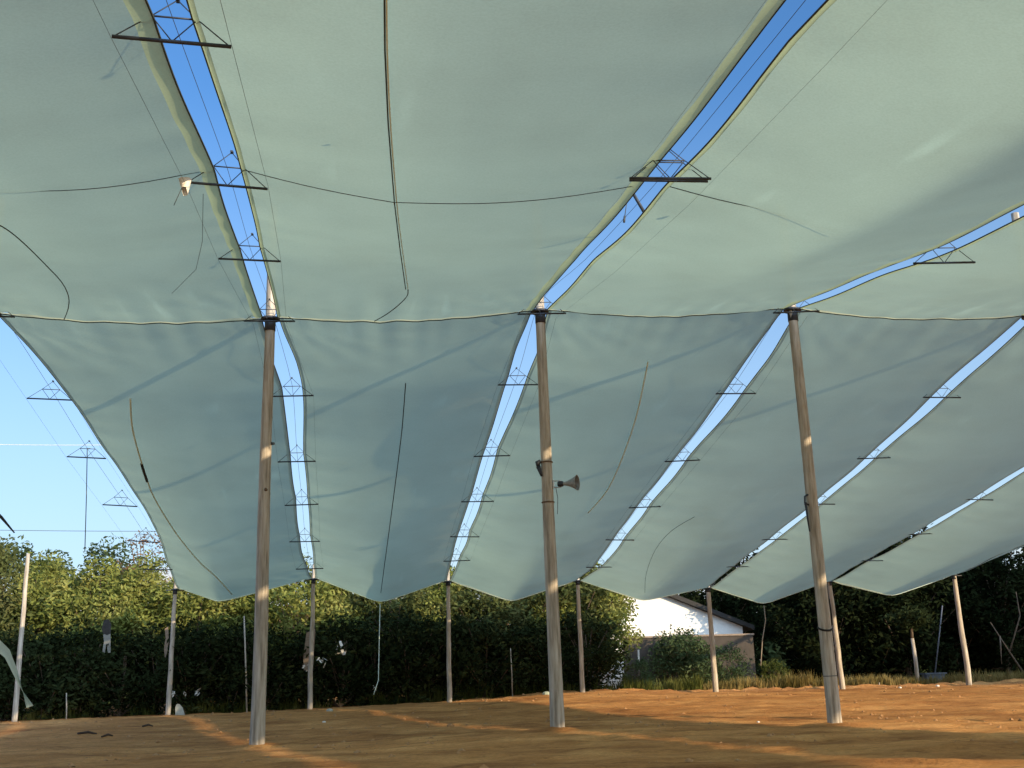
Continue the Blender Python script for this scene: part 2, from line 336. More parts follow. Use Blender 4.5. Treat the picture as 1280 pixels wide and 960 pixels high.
PLAB = {-2: 'leaning bare timber pole carrying no cloth, before the trees at far left',
        -1: 'thin timber pole under the free left corner of the cloth, beside the pale stone',
        0: 'thin timber perimeter pole just right of the left mast, board leaning behind it',
        1: 'thin timber perimeter pole midway between the left and middle masts',
        2: 'thin timber perimeter pole just right of the middle mast',
        3: 'thin timber perimeter pole in front of the white house',
        4: 'thin timber perimeter pole half hidden behind the right mast',
        5: 'thin timber perimeter pole at the far right, its foot in dry grass'}
def pole(i):
    b, t = POLE[i]; ax = (t-b).normalized(); L = (t-b).length
    root = empty('perimeter_pole', b, PLAB[i], 'pole', 'timber poles round the edge of the roof cloth')
    ext = 0.0 if i == -2 else 0.55
    m_ = MB(); n = 18; r0 = {-2: 0.10, 3: 0.115, 5: 0.115, 4: 0.11}.get(i, 0.095)
    m_.tube([b - ax*0.2 + ax*(L+0.2+ext)*(k/n) + V((0.03*nz3(k*0.3, i*3.3), 0.03*nz3(k*0.3, i*5.1+2), 0)) for k in range(n+1)],
            [r0*(1-0.32*k/n + 0.05*nz3(k*1.3, i)) for k in range(n+1)], 12, jit=0.02)
    o = m_.build('timber', 'wood' if i == -2 else 'polewood', root, b); o.location = (0, 0, 0)
    if i != -2:
        c = MB(); c.tube([t-ax*0.03, t+ax*0.02], 0.15, 14); c.tube([t-ax*0.16, t], 0.085, 12)
        c.box(t + V((0, 0, -0.02)), 0.66, 0.04, 0.03)
        o = c.build('head_collar', 'steel', root, b); o.location = (0, 0, 0)
for i in POLE: pole(i)

# ------------------------------------------------------------------ the roof: gap lines
REARPX = {0: [(365, 495), (371, 577), (377, 631), (381, 677), (387, 711)], 1: [(646, 467), (615, 570), (597, 627), (581, 671), (571, 701)],
          -1: [(62, 499), (108, 572), (150, 632), (180, 677)], 2: [(920, 492), (853, 576), (806, 634), (775, 675), (749, 709)]}
def ridge(i, t, front=False):
    """top of gap line i at fraction t from the mast row to the eaves"""
    x0 = MAST[i][1].x if i in MAST else 5.0*i; z0 = MAST[i][1].z if i in MAST else H
    x1 = POLE[i][1].x if (i in POLE and not front and i != -2) else 5.0*i
    z1 = POLE[i][1].z if (i in POLE and not front and i != -2) else HP
    x = x0 + (x1-x0)*t; z = z0 + (z1-z0)*t - RS*4*t*(1-t)
    return V((x, -DF*t if front else D*t, z))
HOFF = 0.20          # cloth edge above the spreader's long bar
KN = {}
for i in range(-2, 8):
    for fr in (False, True):
        L = [ridge(i, k/6, fr) for k in range(7)]
        if not fr and i in REARPX:
            for k, q in enumerate(REARPX[i]):
                if i == 1 and k == 0: q = (648, 481)
                L[k+1] = at(q[0], q[1], D*(k+1)/6)
        if fr and i == 0:
            for k, q in enumerate([(312, 325), (284, 232), (215, 52)]): L[k+1] = at(q[0], q[1], -DF*(k+1)/6)
        if fr and i == 2:
                for k, q in enumerate([(1112, 353), (1300, 274)]): L[k+1] = at(q[0], q[1], -DF*(k+1)/6)
        if fr and i == 1:
                for k, q in enumerate([(732, 340), (818, 252), (968, 78)]): L[k+1] = at(q[0], q[1], -DF*(k+1)/6)
        if not fr and i == 6:
            for k in range(7): L[k].z += 2.0*(k/6)**1.5
        KN[(i, fr)] = L
def gapc(i, fr, t):
    L = KN[(i, fr)]; k = min(5, int(t*6)); f = t*6-k
    p0, p1, p2, p3 = L[max(k-1, 0)], L[k], L[k+1], L[min(k+2, 6)]
    lin = p1.lerp(p2, f)
    cat = 0.5*((2*p1)+(p2-p0)*f+(2*p0-5*p1+4*p2-p3)*f*f+(3*p1-p0-3*p2+p3)*f**3)
    q = lin.lerp(cat, 0.6); q.y = (-DF if fr else D)*t
    return q
def hw(i, fr, t, side):
    """half width of the gap"""
    if fr: base = 0.135 + 0.015*sst(0.02, 0.2, t)
    else: base = 0.16 + 0.06*sst(0.02, 0.11, t) - 0.06*sst(0.15, 0.3, t) - 0.09*sst(0.72, 1.0, t)
    if i == -1 and not fr: base = 0.10 + 0.36*math.sin(math.pi*min(1, t*1.02))
    if i >= 2 and fr: base *= 1.0
    if i >= 3: base *= 0.8
    if i == 5 and not fr: base *= 0.2
    base += 0.022*abs(math.sin(math.pi*6*t))
    return max(base, 0.03)
def edge(i, fr, t, side):
    p = gapc(i, fr, t); p = p + V((side*hw(i, fr, t, side), 0, HOFF*sst(0, 0.16, t)*(1 if fr else (1-0.8*sst(0.85, 1, t))*(1 if i < 2 else 0.45))))
    p.z -= 0.02*abs(math.sin(math.pi*6*t)); return p
VAL = {(-1, False): (0.31, 0.62), (0, False): (0.49, 0.86), (1, False): (0.48, 0.78), (2, False): (0.49, 0.66), (3, False): (0.44, 0.75), (4, False): (0.48, 0.70), (5, False): (0.5, 0.06)}
FSAG = {-1: 0.42, 0: 0.32, 1: 0.75, 2: 0.75, 3: 0.75, 4: 0.75}
def sheet_pt(i, fr, u, t):
    a, b = edge(i, fr, t, 1), edge(i+1, fr, t, -1); p = a.lerp(b, u)
    if not fr:
        uc, s1 = VAL[(i, False)]; uc = 0.5 + (uc-0.5)*sst(0.1, 1, t)
        s = 0.12 + (s1-0.12)*t**1.7
        vee = sst(0.5, 1.0, t)
    else:
        uc = 0.5 - (0.11 if i == 0 else 0)*sst(0.1, 0.6, t); s = 0.14 + (FSAG[i]-0.14)*sst(0, 0.6, t); vee = (0.3 if i < 1 else 1.0)*sst(0.03, 0.3, t)
    q = u/uc if u < uc else (1-u)/(1-uc)
    para = 1-(1-q)**2; lin = q - 0.05*math.exp(-((1-q)/0.07)**2)
    f = para*(1-vee) + lin*vee
    p.z -= s*f
    # the cloth's slack ripples
    am = math.sin(math.pi*min(1, max(0, u)))
    p.z += am*(0.014*nz3(u*2.2+i*3.7, t*4+(9 if fr else 0)) + 0.005*nz3(u*9+i*3.7, t*9, 5))
    p.z += (1-am)*0.015*math.sin(40*t+i)
    # tension creases fanning out of the corners
    L_ = DF if fr else D
    for (uu, tt) in ((0, 0), (1, 0), (0, 1), (1, 1)):
        dx, dy = abs(u-uu)*4.6, abs(t-tt)*L_; rr = math.hypot(dx, dy)
        if rr < 5: an = math.atan2(dy, dx); p.z += 0.020*math.sin(an*19+i*2+tt*3)*min(1, rr/0.4)*math.exp(-rr/1.5)*min(1, dx/0.25)
    # puckers where the edge is tied to the frames
    de = min(u, 1-u)*4.6; p.z += 0.016*math.exp(-de/0.55)*math.cos(t*L_*5.2+i+nz3(t*9, i)*3)*min(1, de/0.15)
    if t < 0.12: p.z += 0.03*nz3(u*14, i*2.2, 4)*(1-t/0.12)*am
    return p
NU, NT = 46, 110
SLAB = {(-1, False): 'grey-green roof cloth with the free sagging edge sloping back to the left corner pole',
        (0, False): 'grey-green roof cloth sloping back from the ridge between the left and middle masts',
        (1, False): 'grey-green roof cloth sloping back from the ridge between the middle and right masts',
        (2, False): 'grey roof cloth sloping back from the right mast to above the white house',
        (3, False): 'grey roof cloth sloping back behind the right mast to the half hidden pole',
        (4, False): 'grey roof cloth sloping back to the far right pole, lowest edge over dark trees',
        (5, False): 'grey roof cloth at the far right edge, its hem rising beyond the last pole',
        (-1, True): 'olive lit roof cloth overhead left of the left sky gap, towards the viewer',
        (0, True): 'olive lit roof cloth overhead between the two wide sky gaps, long cord hanging under it',
        (1, True): 'pale olive roof cloth overhead right of the wide diagonal sky gap',
        (2, True): 'pale olive roof cloth overhead under the narrow sky gap at right',
        (3, True): 'pale roof cloth overhead, next right beyond the narrow gap, mostly out of view',
        (4, True): 'outermost pale roof cloth overhead right, out of view'}
def sheet(i, fr, group):
    root = empty('roof_cloth', sheet_pt(i, fr, 0.5, 0.0), SLAB[(i, fr)], 'shade cloth', 'strips of shade cloth forming the roof')
    lo = root.location
    def put(m_, name, mat):
        o = m_.build(name, mat, root, lo); o.location = (0, 0, 0); return o
    wl, wr = (0.055 if fr else 0.07)/4.6, (0.15 if fr else 0.09)/4.6
    t0, t1 = (0.0035, 1.0) if fr else (0.0, 0.9955)
    g = MB(); g.grid([[sheet_pt(i, fr, wl + (1-wl-wr)*u/NU, t0+(t1-t0)*t/NT) for u in range(NU+1)] for t in range(NT+1)]); put(g, 'cloth', 'sheet')
    for us in ((0, wl*0.5, wl), (1-wr, 1-wr*0.5, 1)):
        h = MB(); h.grid([[sheet_pt(i, fr, u, t0+(t1-t0)*t/NT) + V((0, 0, -0.02 if k == 1 else 0)) for k, u in enumerate(us)] for t in range(NT+1)]); hm = put(h, 'hem', 'hem' if fr else 'rearhem')
        c = MB(); c.tube([sheet_pt(i, fr, us[0] if us[0] == 0 else 1, t/NT) for t in range(NT+1)], 0.010, 5); o = c.build('edge_cord', 'darkrope', hm, lo); o.location = (0, 0, 0)
    h = MB(); T = (0.0, t0) if fr else (1.0, t1)
    h.grid([[sheet_pt(i, fr, u/NU, t) for u in range(NU+1)] for t in (T[0], T[1])]); hm = put(h, 'hem', 'palehem')
    c = MB(); c.tube([sheet_pt(i, fr, u/NU, 0 if fr else 1) + V((0, 0, -0.01)) for u in range(NU+1)], 0.010, 5); o = c.build('edge_cord', 'darkrope' if fr else 'rope', hm, lo); o.location = (0, 0, 0)
    return root
for i in range(-1, 6): sheet(i, False, None)
for i in range(-1, 5): sheet(i, True, None)

# spreader frames ------------------------------------------------------------
def spreader(p, label, flip=1, tilt=0.0, first=[None]):
    """an upside-down little truss: long bar, short top bar, web struts, a peak that carries the ridge cable"""
    if first[0] is None:
        root = empty('spreader_frame', (0, 0, 0), label, 'steel frame', 'steel spreader frames in the roof gaps')
        m_ = MB(); m_.tube([(-0.46, 0, 0), (0.46, 0, 0)], 0.016, 8); m_.build('long_bar', 'steel', root)
        m_ = MB(); m_.tube([(-0.18, 0, 0.22), (0.18, 0, 0.22)], 0.008, 6); m_.build('top_bar', 'steel', root)
        m_ = MB()
        for a, b in (((0, 0, 0), (-0.18, 0, 0.22)), ((0, 0, 0), (0.18, 0, 0.22)), ((-0.45, 0, 0), (-0.18, 0, 0.22)), ((0.45, 0, 0), (0.18, 0, 0.22)),
                     ((-0.18, 0, 0.22), (0.0, 0.05, 0.42)), ((0.18, 0, 0.22), (0.0, 0.05, 0.42))): m_.tube([a, b], 0.0055, 5)
        m_.build('struts', 'steel', root)
        m_ = MB(); m_.box((0, 0.05, 0.425), 0.03, 0.07, 0.02); m_.build('cable_shoe', 'steel', root)
        first[0] = root
    else:
        root = copy_tree(first[0]); root['label'] = label
    root.location = p; root.rotation_euler = (rnd.uniform(-0.16, 0.16), tilt + rnd.uniform(-0.03, 0.03), rnd.uniform(-0.08, 0.08)); return root
NTH = ['first', 'second', 'third', 'fourth', 'fifth']
GAPN = {-1: 'beside the free left edge of the roof', 0: 'in the gap behind the left mast', 1: 'in the gap behind the middle mast',
        2: 'in the gap left of the right mast', 3: 'in the gap crossing the right mast', 4: 'in the farthest right gap'}
for i in (-1, 0, 1, 2, 3, 4):
    for k in range(5):
        if i == 4 and k < 2: continue
        p = KN[(i, False)][k+1].copy()
        nth = NTH[k] if i < 4 else NTH[k-2]
        spreader(p, f'steel spreader frame {GAPN[i]}, {nth} from the ridge', tilt=0.05 if i == -1 else 0.0)
for k in range(3):
    spreader(KN[(0, True)][k+1].copy(), 'steel spreader frame overhead in the left wide gap, ' + ['nearest the mast', 'middle one, with a pale rag', 'topmost one near the picture edge'][k], tilt=0.075 if k else 0.03)
spreader(at(836, 226, -9.2), 'thin steel spreader frame overhead in the wide diagonal gap, lower of a close pair', tilt=-0.015)
spreader(at(838, 223, -9.5), 'thin steel spreader frame overhead in the wide diagonal gap, upper of a close pair', tilt=-0.015)
spreader(KN[(2, True)][1].lerp(KN[(2, True)][2], 0.42) + V((0, 0, -0.05)), 'thin steel spreader frame overhead under the narrow gap at right')
for i in (-1, 0, 1, 2):
    spreader(MAST[i][1] + V((0, -0.2, -0.13)), 'thin steel spreader frame fixed under the head of the ' + {-1: 'mast at the left edge', 0: 'left mast', 1: 'middle mast', 2: 'right mast'}[i])

# cables ---------------------------------------------------------------------
def cable(name, pts, r, mat, label, cat, group=None, n=5):
    m_ = MB(); m_.tube(pts, r, n); p0 = V(pts[0]); o = m_.build(name, mat, None, p0); return tag(o, label, cat, group)
def sagline(a, b, s, n=12):
    a, b = V(a), V(b); return [a.lerp(b, k/n) + V((0, 0, -4*s*(k/n)*(1-k/n))) for k in range(n+1)]
RG = 'ridge cables running along the roof gaps'
for i, nm in ((-1, 'beside the free left edge'), (0, 'behind the left mast'), (1, 'behind the middle mast'), (2, 'behind the right mast'), (3, 'passing behind the right mast')):
    cable('ridge_cable', [V((gapc(i, False, k/24).x, D*k/24, gapc(i, False, k/24).z + (0.24 if 0 < k < 24 else 0.15))) for k in range(25)], 0.004, 'wire',
          f'thin steel cable along the roof gap {nm}, carried on the frames', 'cable', RG)
for i, nm in ((0, 'overhead along the left wide gap'), (1, 'overhead along the wide diagonal gap')):
    cable('ridge_cable', [gapc(i, True, k/24) + V((0, 0, 0.20 if k else 0.12)) for k in range(0, 20)], 0.003, 'wire', f'thin steel cable {nm}', 'cable', RG)
def guys(i, fr, nm, n1):
    for sgn, sn in ((-1, 'left'), (1, 'right')):
        pts = [MAST[i][1] + V((sgn*0.3, 0, -0.15))] + [KN[(i, fr)][k] + V((sgn*0.46, 0, -0.0)) for k in range(1, n1)]
        cable('guy_wire', pts, 0.0012 if fr and i == 1 else 0.002, 'wire', f'fine guy wire linking the {sn} ends of the frames {nm}', 'wire', 'fine guy wires along the frames')
guys(0, True, 'in the left wide gap overhead', 5); guys(1, True, 'in the wide diagonal gap overhead', 6)
guys(-1, False, 'along the free left edge', 6); guys(0, False, 'behind the left mast', 6); guys(1, False, 'behind the middle mast', 6); guys(2, False, 'behind the right mast', 6)
# the lamp cable slung across under the cloth
Yc = -DF*2/6
a0, a1 = KN[(0, True)][2] + V((-0.18, 0, 0.2)), KN[(0, True)][2] + V((0.18, 0, 0.2)); b0, b1 = KN[(1, True)][2] + V((-0.22, 0, 0.2)), KN[(1, True)][2] + V((0.2, 0, 0.2))
low = at(492, 253, Yc)
p1 = [a1.lerp(low, k/8) + V((0, 0, -0.03*math.sin(math.pi*k/8))) for k in range(9)] + [low.lerp(b0, k/12) + V((0, 0, -0.10*math.sin(math.pi*k/12))) for k in range(1, 13)]
cable('slung_cable', p1, 0.005, 'wire', 'dark cable slung between the two wide gaps, pulled down at the long cord', 'cable', 'dark cables slung under the roof cloth')
e = at(-60, 234, Yc); cable('slung_cable', [a0.lerp(e, k/12) + V((0, 0, -0.14*math.sin(math.pi*k/12))) for k in range(13)], 0.005, 'wire', 'dark cable slung under the roof cloth left of the left wide gap', 'cable', 'dark cables slung under the roof cloth')
e = at(1085, 268, Yc); cable('slung_cable', [b1.lerp(e, k/12) + V((0, 0, -0.12*math.sin(math.pi*k/12))) for k in range(13)], 0.006, 'wire', 'dark cable slung under the pale roof cloth right of the diagonal gap', 'cable', 'dark cables slung under the roof cloth')

# cords under the cloths: found on the cloth's underside below the given pixels
def under(i, fr, px, py):
    best = None
    d = (FW + CR*((px-640)/F) - CU*((py-480)/F))
    lo, hi = (0.004, 0.97)
    prev = None
    for k in range(241):
        t = lo + (hi-lo)*k/240; y = (-DF if fr else D)*t
        p = C + d*((y-C.y)/d.y)
        a, b = edge(i, fr, t, 1), edge(i+1, fr, t, -1); u = max(0, min(1, (p.x-a.x)/(b.x-a.x)))
        g = p.z - sheet_pt(i, fr, u, t).z
        if prev is not None and g*prev[0] < 0: return (p + (prev[1]-p)*(abs(g)/(abs(g)+abs(prev[0])))) + V((0, -0.0, -0.025))
        prev = (g, p)
        if best is None or abs(g) < best[0]: best = (abs(g), p)
    return best[1] + V((0, 0, -0.025))
def cord(i, fr, pix, r, mat, label, dense=5):
    pp = []
    n = len(pix)
    for j in range(n-1):
        p0, p1, p2, p3 = [V((*pix[q], 0)) for q in (max(j-1, 0), j, j+1, min(j+2, n-1))]
        for k in range(dense):
            f = k/dense; c_ = 0.5*((2*p1)+(p2-p0)*f+(2*p0-5*p1+4*p2-p3)*f*f+(3*p1-p0-3*p2+p3)*f**3); pp.append(under(i, fr, c_.x, c_.y))
    pp.append(under(i, fr, *pix[-1])); return cable('valley_cord', pp, r, mat, label, 'cord', 'cords hanging under the roof cloth', 6)
o_ = cord(0, True, [(483, -40), (484, 60), (488, 150), (496, 252), (503, 310), (510, 360)], 0.007, 'rope', 'long pale cord with dark line alongside under the olive cloth between the wide gaps', 6)
m_ = MB(); ppx = [(480, -40), (481, 60), (485, 150), (493, 252), (500, 310), (507, 360)]
cable('valley_cord', [under(0, True, *q) + V((0, 0, 0.005)) for q in ppx], 0.008, 'darkrope', 'thin dark cord beside the long pale cord under the olive cloth', 'cord', 'cords hanging under the roof cloth')
cord(0, True, [(510, 360), (509, 368), (500, 378), (485, 390), (468, 400)], 0.008, 'darkrope', 'short dark tail of cord curling down to the ridge seam', 4)
cord(-1, True, [(-10, 275), (8, 284), (30, 302), (60, 332), (78, 352), (86, 370), (85, 385), (80, 398)], 0.008, 'darkrope', 'dark curved cord under the olive cloth at the left edge', 4)
cord(-1, False, [(163, 497), (165, 530), (172, 560), (182, 592), (190, 615), (205, 642), (225, 672), (250, 702), (270, 720), (290, 742)], 0.021, 'rope', 'pale cord with a dark splice under the cloth at the free left edge', 4)
cable('cord_splice', [under(-1, False, *q) + V((0, 0, -0.012)) for q in ((177, 578), (180, 588), (184, 600))], 0.035, 'darkcloth', 'dark splice wrapped round the pale cord near the free left edge', 'splice')
cord(0, False, [(507, 478), (503, 530), (499, 565), (492, 620), (484, 680), (476, 740)], 0.011, 'darkrope', 'dark straight cord hanging under the cloth between left and middle masts', 4)
cord(1, False, [(810, 450), (804, 480), (795, 520), (780, 565), (760, 610), (735, 640)], 0.015, 'rope', 'pale thin cord under the cloth between middle and right masts', 4)
cord(2, False, [(868, 645), (840, 662), (820, 685), (808, 715), (806, 740)], 0.006, 'darkrope', 'faint dark cord under the cloth above the white house', 4)

# small things hanging in the roof -------------------------------------------
p = at(447, 148, -10.5); m_ = MB(); m_.tube([p + V((0, 0, 0.03)), p + V((0.01, 0, -0.02))], [0.01, 0.022], 6); tag(m_.build('dark_leaf', 'stick', None, p), 'tiny dark dead leaf caught under the olive cloth', 'leaf')
a, b = at(873, 242, -7.6), at(861, 254, -7.6); m_ = MB(); m_.tube([a, a.lerp(b, 0.4) + V((0.01, 0, 0.01)), b], [0.008, 0.026, 0.012], 7)
tag(m_.build('hanging_stick', 'stick', None, a), 'small dark stick lodged under the pale cloth right of the diagonal gap', 'stick')
a, b = at(788, 236, -6.6), at(805, 265, -6.6); r0 = empty('loose_strut', a, 'short dark steel strut hanging loose in the wide diagonal gap', 'strut')
m_ = MB(); m_.tube([a, b], 0.024, 8); m_.build('bar', 'steel', r0, a).location = (0, 0, 0)
m_ = MB(); m_.tube([a, at(786, 243, -6.6), at(783, 256, -6.6), at(781, 270, -6.6)], 0.006, 5); m_.tube([at(781, 270, -6.6), at(780, 278, -6.6)], 0.016, 6); o = m_.build('wire', 'wire', r0, a); o.location = (0, 0, 0)
# pale rag on the end of the second frame
p = KN[(0, True)][2] + V((-0.47, -0.01, 0.04)); m_ = MB(); rows = []
for k in range(7):
    f = k/6; rows.append([p + V((0.075*(1-0.5*f)*math.cos(q*1.05)+0.02*nz3(k, q), 0.05*math.sin(q*1.05), 0.03-0.15*f+0.02*nz3(q, k*2)+ (-0.04*f if q < 3 else 0.03*f))) for q in range(6)])
m_.grid(rows, True, True); tag(m_.build('pale_rag', 'white', None, p), 'pale rag knotted on the left end of a spreader frame overhead', 'rag')
cable('twine', [p, p + V((-0.12, 0.05, -0.28))], 0.004, 'wire', 'bit of twine hanging from the pale rag', 'twine')
a = gapc(0, True, 0.30) + V((-0.33, 0, 0)); cable('drop_wire', [under(-1, True, 254, 240), under(-1, True, 253, 300), under(-1, True, 245, 335), under(-1, True, 215, 365)], 0.0035, 'wire', 'thin wire trailing over the cloth left of the left wide gap', 'wire')
p = KN[(-1, False)][2]; cable('drop_wire', [p + V((0.08, 0, 0.22)), at(109, 560, p.y), at(108, 620, p.y), at(106, 690, p.y)], 0.011, 'wire', 'vertical wire dropping from the second frame into the left sky', 'wire')
cable('overhead_wire', sagline(at(-40, 555, 18), at(150, 556, 18), 0.02), 0.008, 'palewire', 'thin white wire crossing the left sky, upper one', 'wire', 'wires crossing the left sky')
cable('overhead_wire', sagline(at(-40, 662, 26), at(215, 664, 26), 0.02), 0.010, 'wire', 'thin dark wire crossing the left sky just above the trees', 'wire', 'wires crossing the left sky')
a, b = at(-25, 620, 0), at(18, 666, 0)
m_ = MB(); m_.tube([a, at(2, 647, 0), b], [0.03, 0.026, 0.012], 7); tag(m_.build('loose_rope', 'darkcloth', None, a), 'dark end of a loose rope hanging at the left edge against the sky', 'rope')
# torn pale strip swinging in from the left
m_ = MB(); ys = -3.0
L1 = [(-60, 740), (-10, 790), (12, 812), (22, 838), (28, 862), (33, 885)]; L2 = [(-70, 760), (-14, 806), (6, 822), (18, 846), (29, 866), (42, 882)]
m_.grid([[at(*q1, ys + 0.04*k), at((q1[0]+q2[0])/2, (q1[1]+q2[1])/2, ys+0.04*k+0.05), at(*q2, ys + 0.04*k)] for k, (q1, q2) in enumerate(zip(L1, L2))])
tag(m_.build('torn_strip', 'strip', None, at(-10, 795, ys)), 'torn strip of pale green cloth dangling at the lower left edge', 'cloth strip')

# horn loudspeaker ------------------------------------------------------------
hh = mh(1, 606); c0 = mp_(1, hh, 0.105, -0.05)
hr = empty('horn_loudspeaker', c0, 'grey horn loudspeaker bolted to the right side of the middle mast', 'loudspeaker')
axd = V((0.88, -0.48, -0.02)).normalized(); a = c0 + V((0.10, -0.02, 0.0)); b = a + axd*0.4
def hpart(m_, name, mat, par=None): o = m_.build(name, mat, par or hr, c0); o.location = (0, 0, 0); return o
m_ = MB(); m_.lathe(a, b, [(0.08, 0.032), (0.12, 0.038), (0.18, 0.052), (0.24, 0.075), (0.29, 0.102), (0.33, 0.128), (0.345, 0.142), (0.355, 0.145), (0.352, 0.136)], 24); bell = hpart(m_, 'bell', 'horn')
m_ = MB(); m_.lathe(a, b, [(0.352, 0.136), (0.33, 0.118), (0.28, 0.09), (0.22, 0.06), (0.17, 0.038), (0.16, 0.0)], 24); hpart(m_, 'bell_lining', 'hornin', bell)
m_ = MB(); m_.lathe(a, b, [(0.15, 0.0), (0.16, 0.03), (0.26, 0.028), (0.28, 0.0)], 14); hpart(m_, 'centre_cone', 'horn', bell)
m_ = MB(); m_.lathe(a, b, [(-0.02, 0.0), (-0.02, 0.042), (0.0, 0.05), (0.07, 0.05), (0.085, 0.04), (0.085, 0.0)], 16); hpart(m_, 'driver', 'steel')
m_ = MB(); m_.tube([c0 + V((-0.02, 0, 0.055)), c0 + V((0.10, -0.01, 0.06)), a + axd*0.05 + V((0, 0, 0.055))], 0.009, 6); m_.tube([c0 + V((-0.02, 0, -0.055)), c0 + V((0.10, -0.01, -0.06)), a + axd*0.05 + V((0, 0, -0.055))], 0.009, 6)
m_.box(c0 + V((0.0, 0.0, 0)), 0.03, 0.06, 0.14); hpart(m_, 'bracket', 'galv')
m_ = MB(); m_.tube([c0 + V((0.04, 0, -0.05)), c0 + V((0.07, 0, -0.25)), c0 + V((0.06, 0, -0.45)), c0 + V((0.05, 0, -0.55))], 0.006, 5); hpart(m_, 'cable', 'wire')

# ------------------------------------------------------------------ trees
def leaf(m_, p, s, rg):
    a = V((rg.gauss(0, 1), rg.gauss(0, 1), rg.gauss(0, 0.7))).normalized(); n_ = V((rg.gauss(0, 1), rg.gauss(0, 1), rg.gauss(0.5, 1))).normalized()
    b = a.cross(n_)
    if b.length < 1e-3: return
    b.normalize(); a = a*s; b = b*s*0.42
    m_.quad(p-a, p+b*0.9+a*0.1, p+a, p-b*0.9+a*0.1)
TREES = {}
def tree_mesh(key, h, r, leafn, ls, seed, mat, low=0.1, bark='bark', clumps=60, cr=0.7, trunkr=0.14):
    rg = random.Random(seed); cl = []
    while len(cl) < clumps:
        p = V((rg.uniform(-1, 1), rg.uniform(-1, 1), rg.uniform(-1, 1)))
        q = p.length
        if q > 1 or rg.random() > q**1.5+0.15: continue
        z = (low + (1-low)*(p.z*0.5+0.5)); wdt = 1.0 - 0.35*abs(p.z)**2
        cl.append((V((p.x*r*wdt, p.y*r*wdt, z*h)) + V((rg.gauss(0, r*0.1), rg.gauss(0, r*0.1), rg.gauss(0, h*0.03))), cr*rg.uniform(0.55, 1.3)))
    m_ = MB(); n1 = leafn//clumps
    for c, rr in cl:
        for k in range(int(n1*(rr/cr)**1.6)):
            d = V((rg.gauss(0, 1), rg.gauss(0, 1), rg.gauss(0, 0.75))); d = d.normalized()*rr*rg.random()**0.45
            p = c + d
            if p.z > 0.03: leaf(m_, p, ls*rg.uniform(0.6, 1.3), rg)
    tm = MB(); top = V((rg.gauss(0, r*0.1), rg.gauss(0, r*0.1), h*0.72))
    tp = [V((0, 0, -0.2)).lerp(top, k/8) + V((0.06*r*nz3(k*0.5, seed), 0.06*r*nz3(k*0.5, seed+4), 0)) for k in range(9)]
    tm.tube(tp, [trunkr*(1.25 if k == 0 else 1)*(1-0.75*k/8) for k in range(9)], 8)
    for c, rr in rg.sample(cl, min(22, len(cl))):
        k = max(1, min(7, int(8*min(0.95, c.z/h*0.75)))); a = tp[k]; mid = a.lerp(c, 0.5) + V((0, 0, -0.05*h*rg.random()))
        tm.tube([a, mid, c], [trunkr*0.4*(1-0.08*k), trunkr*0.25, 0.015], 5, False)
    TREES[key] = (m_, tm, mat, bark)
    return key
def tree(key, x, y, label, rz=0, s=1.0, name='tree', cat='tree', group=None, mat=None, cache={}):
    loc = V((x, y, gz(x, y)))
    k = (key, mat)
    if k in cache:
        root = copy_tree(cache[k]); tag(root, label, cat, group); root.name = name
    else:
        root = empty(name, loc, label, cat, group); mm, tm, mt, bk = TREES[key]
        mm.build('crown' if cat == 'tree' else 'foliage', mat or mt, root); tm.build('trunk' if cat == 'tree' else 'stems', bk, root); cache[k] = root
    root.location = loc; root.rotation_euler = (0, 0, rz); root.scale = (s, s, s*rnd.uniform(0.95, 1.05)); return root
tree_mesh('hedgeA', 5.6, 1.9, 10500, 0.115, 1, 'leafy', 0.04, clumps=85, cr=0.62)
tree_mesh('hedgeB', 5.9, 2.0, 10000, 0.125, 2, 'leafm', 0.04, clumps=80, cr=0.66)
tree_mesh('tallA', 7.9, 2.5, 9000, 0.13, 3, 'leafg', 0.25, clumps=36, cr=0.78)
tree_mesh('tallB', 7.3, 2.3, 8500, 0.125, 4, 'leafy', 0.2, clumps=36, cr=0.74)
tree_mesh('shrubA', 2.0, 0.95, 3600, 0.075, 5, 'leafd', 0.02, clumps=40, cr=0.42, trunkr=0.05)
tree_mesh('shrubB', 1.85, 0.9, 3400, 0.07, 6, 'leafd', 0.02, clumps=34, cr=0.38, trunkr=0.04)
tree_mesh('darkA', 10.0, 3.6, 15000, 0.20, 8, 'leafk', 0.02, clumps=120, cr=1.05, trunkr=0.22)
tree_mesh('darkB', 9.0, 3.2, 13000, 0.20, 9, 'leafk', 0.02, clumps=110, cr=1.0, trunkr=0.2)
tree_mesh('shade', 14.5, 4.2, 11000, 0.34, 10, 'leafd', 0.05, clumps=130, cr=1.5, trunkr=0.3)
tree_mesh('bare', 7.4, 1.9, 1700, 0.085, 11, 'leafb', 0.45, clumps=60, cr=0.35, trunkr=0.09)
HG = 'trees in the dense hedge behind the far poles'
hedge = [(-95, 28.4), (-20, 28.2), (55, 28.6), (118, 28.0), (180, 28.0), (245, 27.4), (305, 28.2), (365, 27.6), (428, 28.2), (490, 27.6), (552, 28.2), (615, 27.5), (665, 28.2), (708, 27.8), (745, 28.6)]
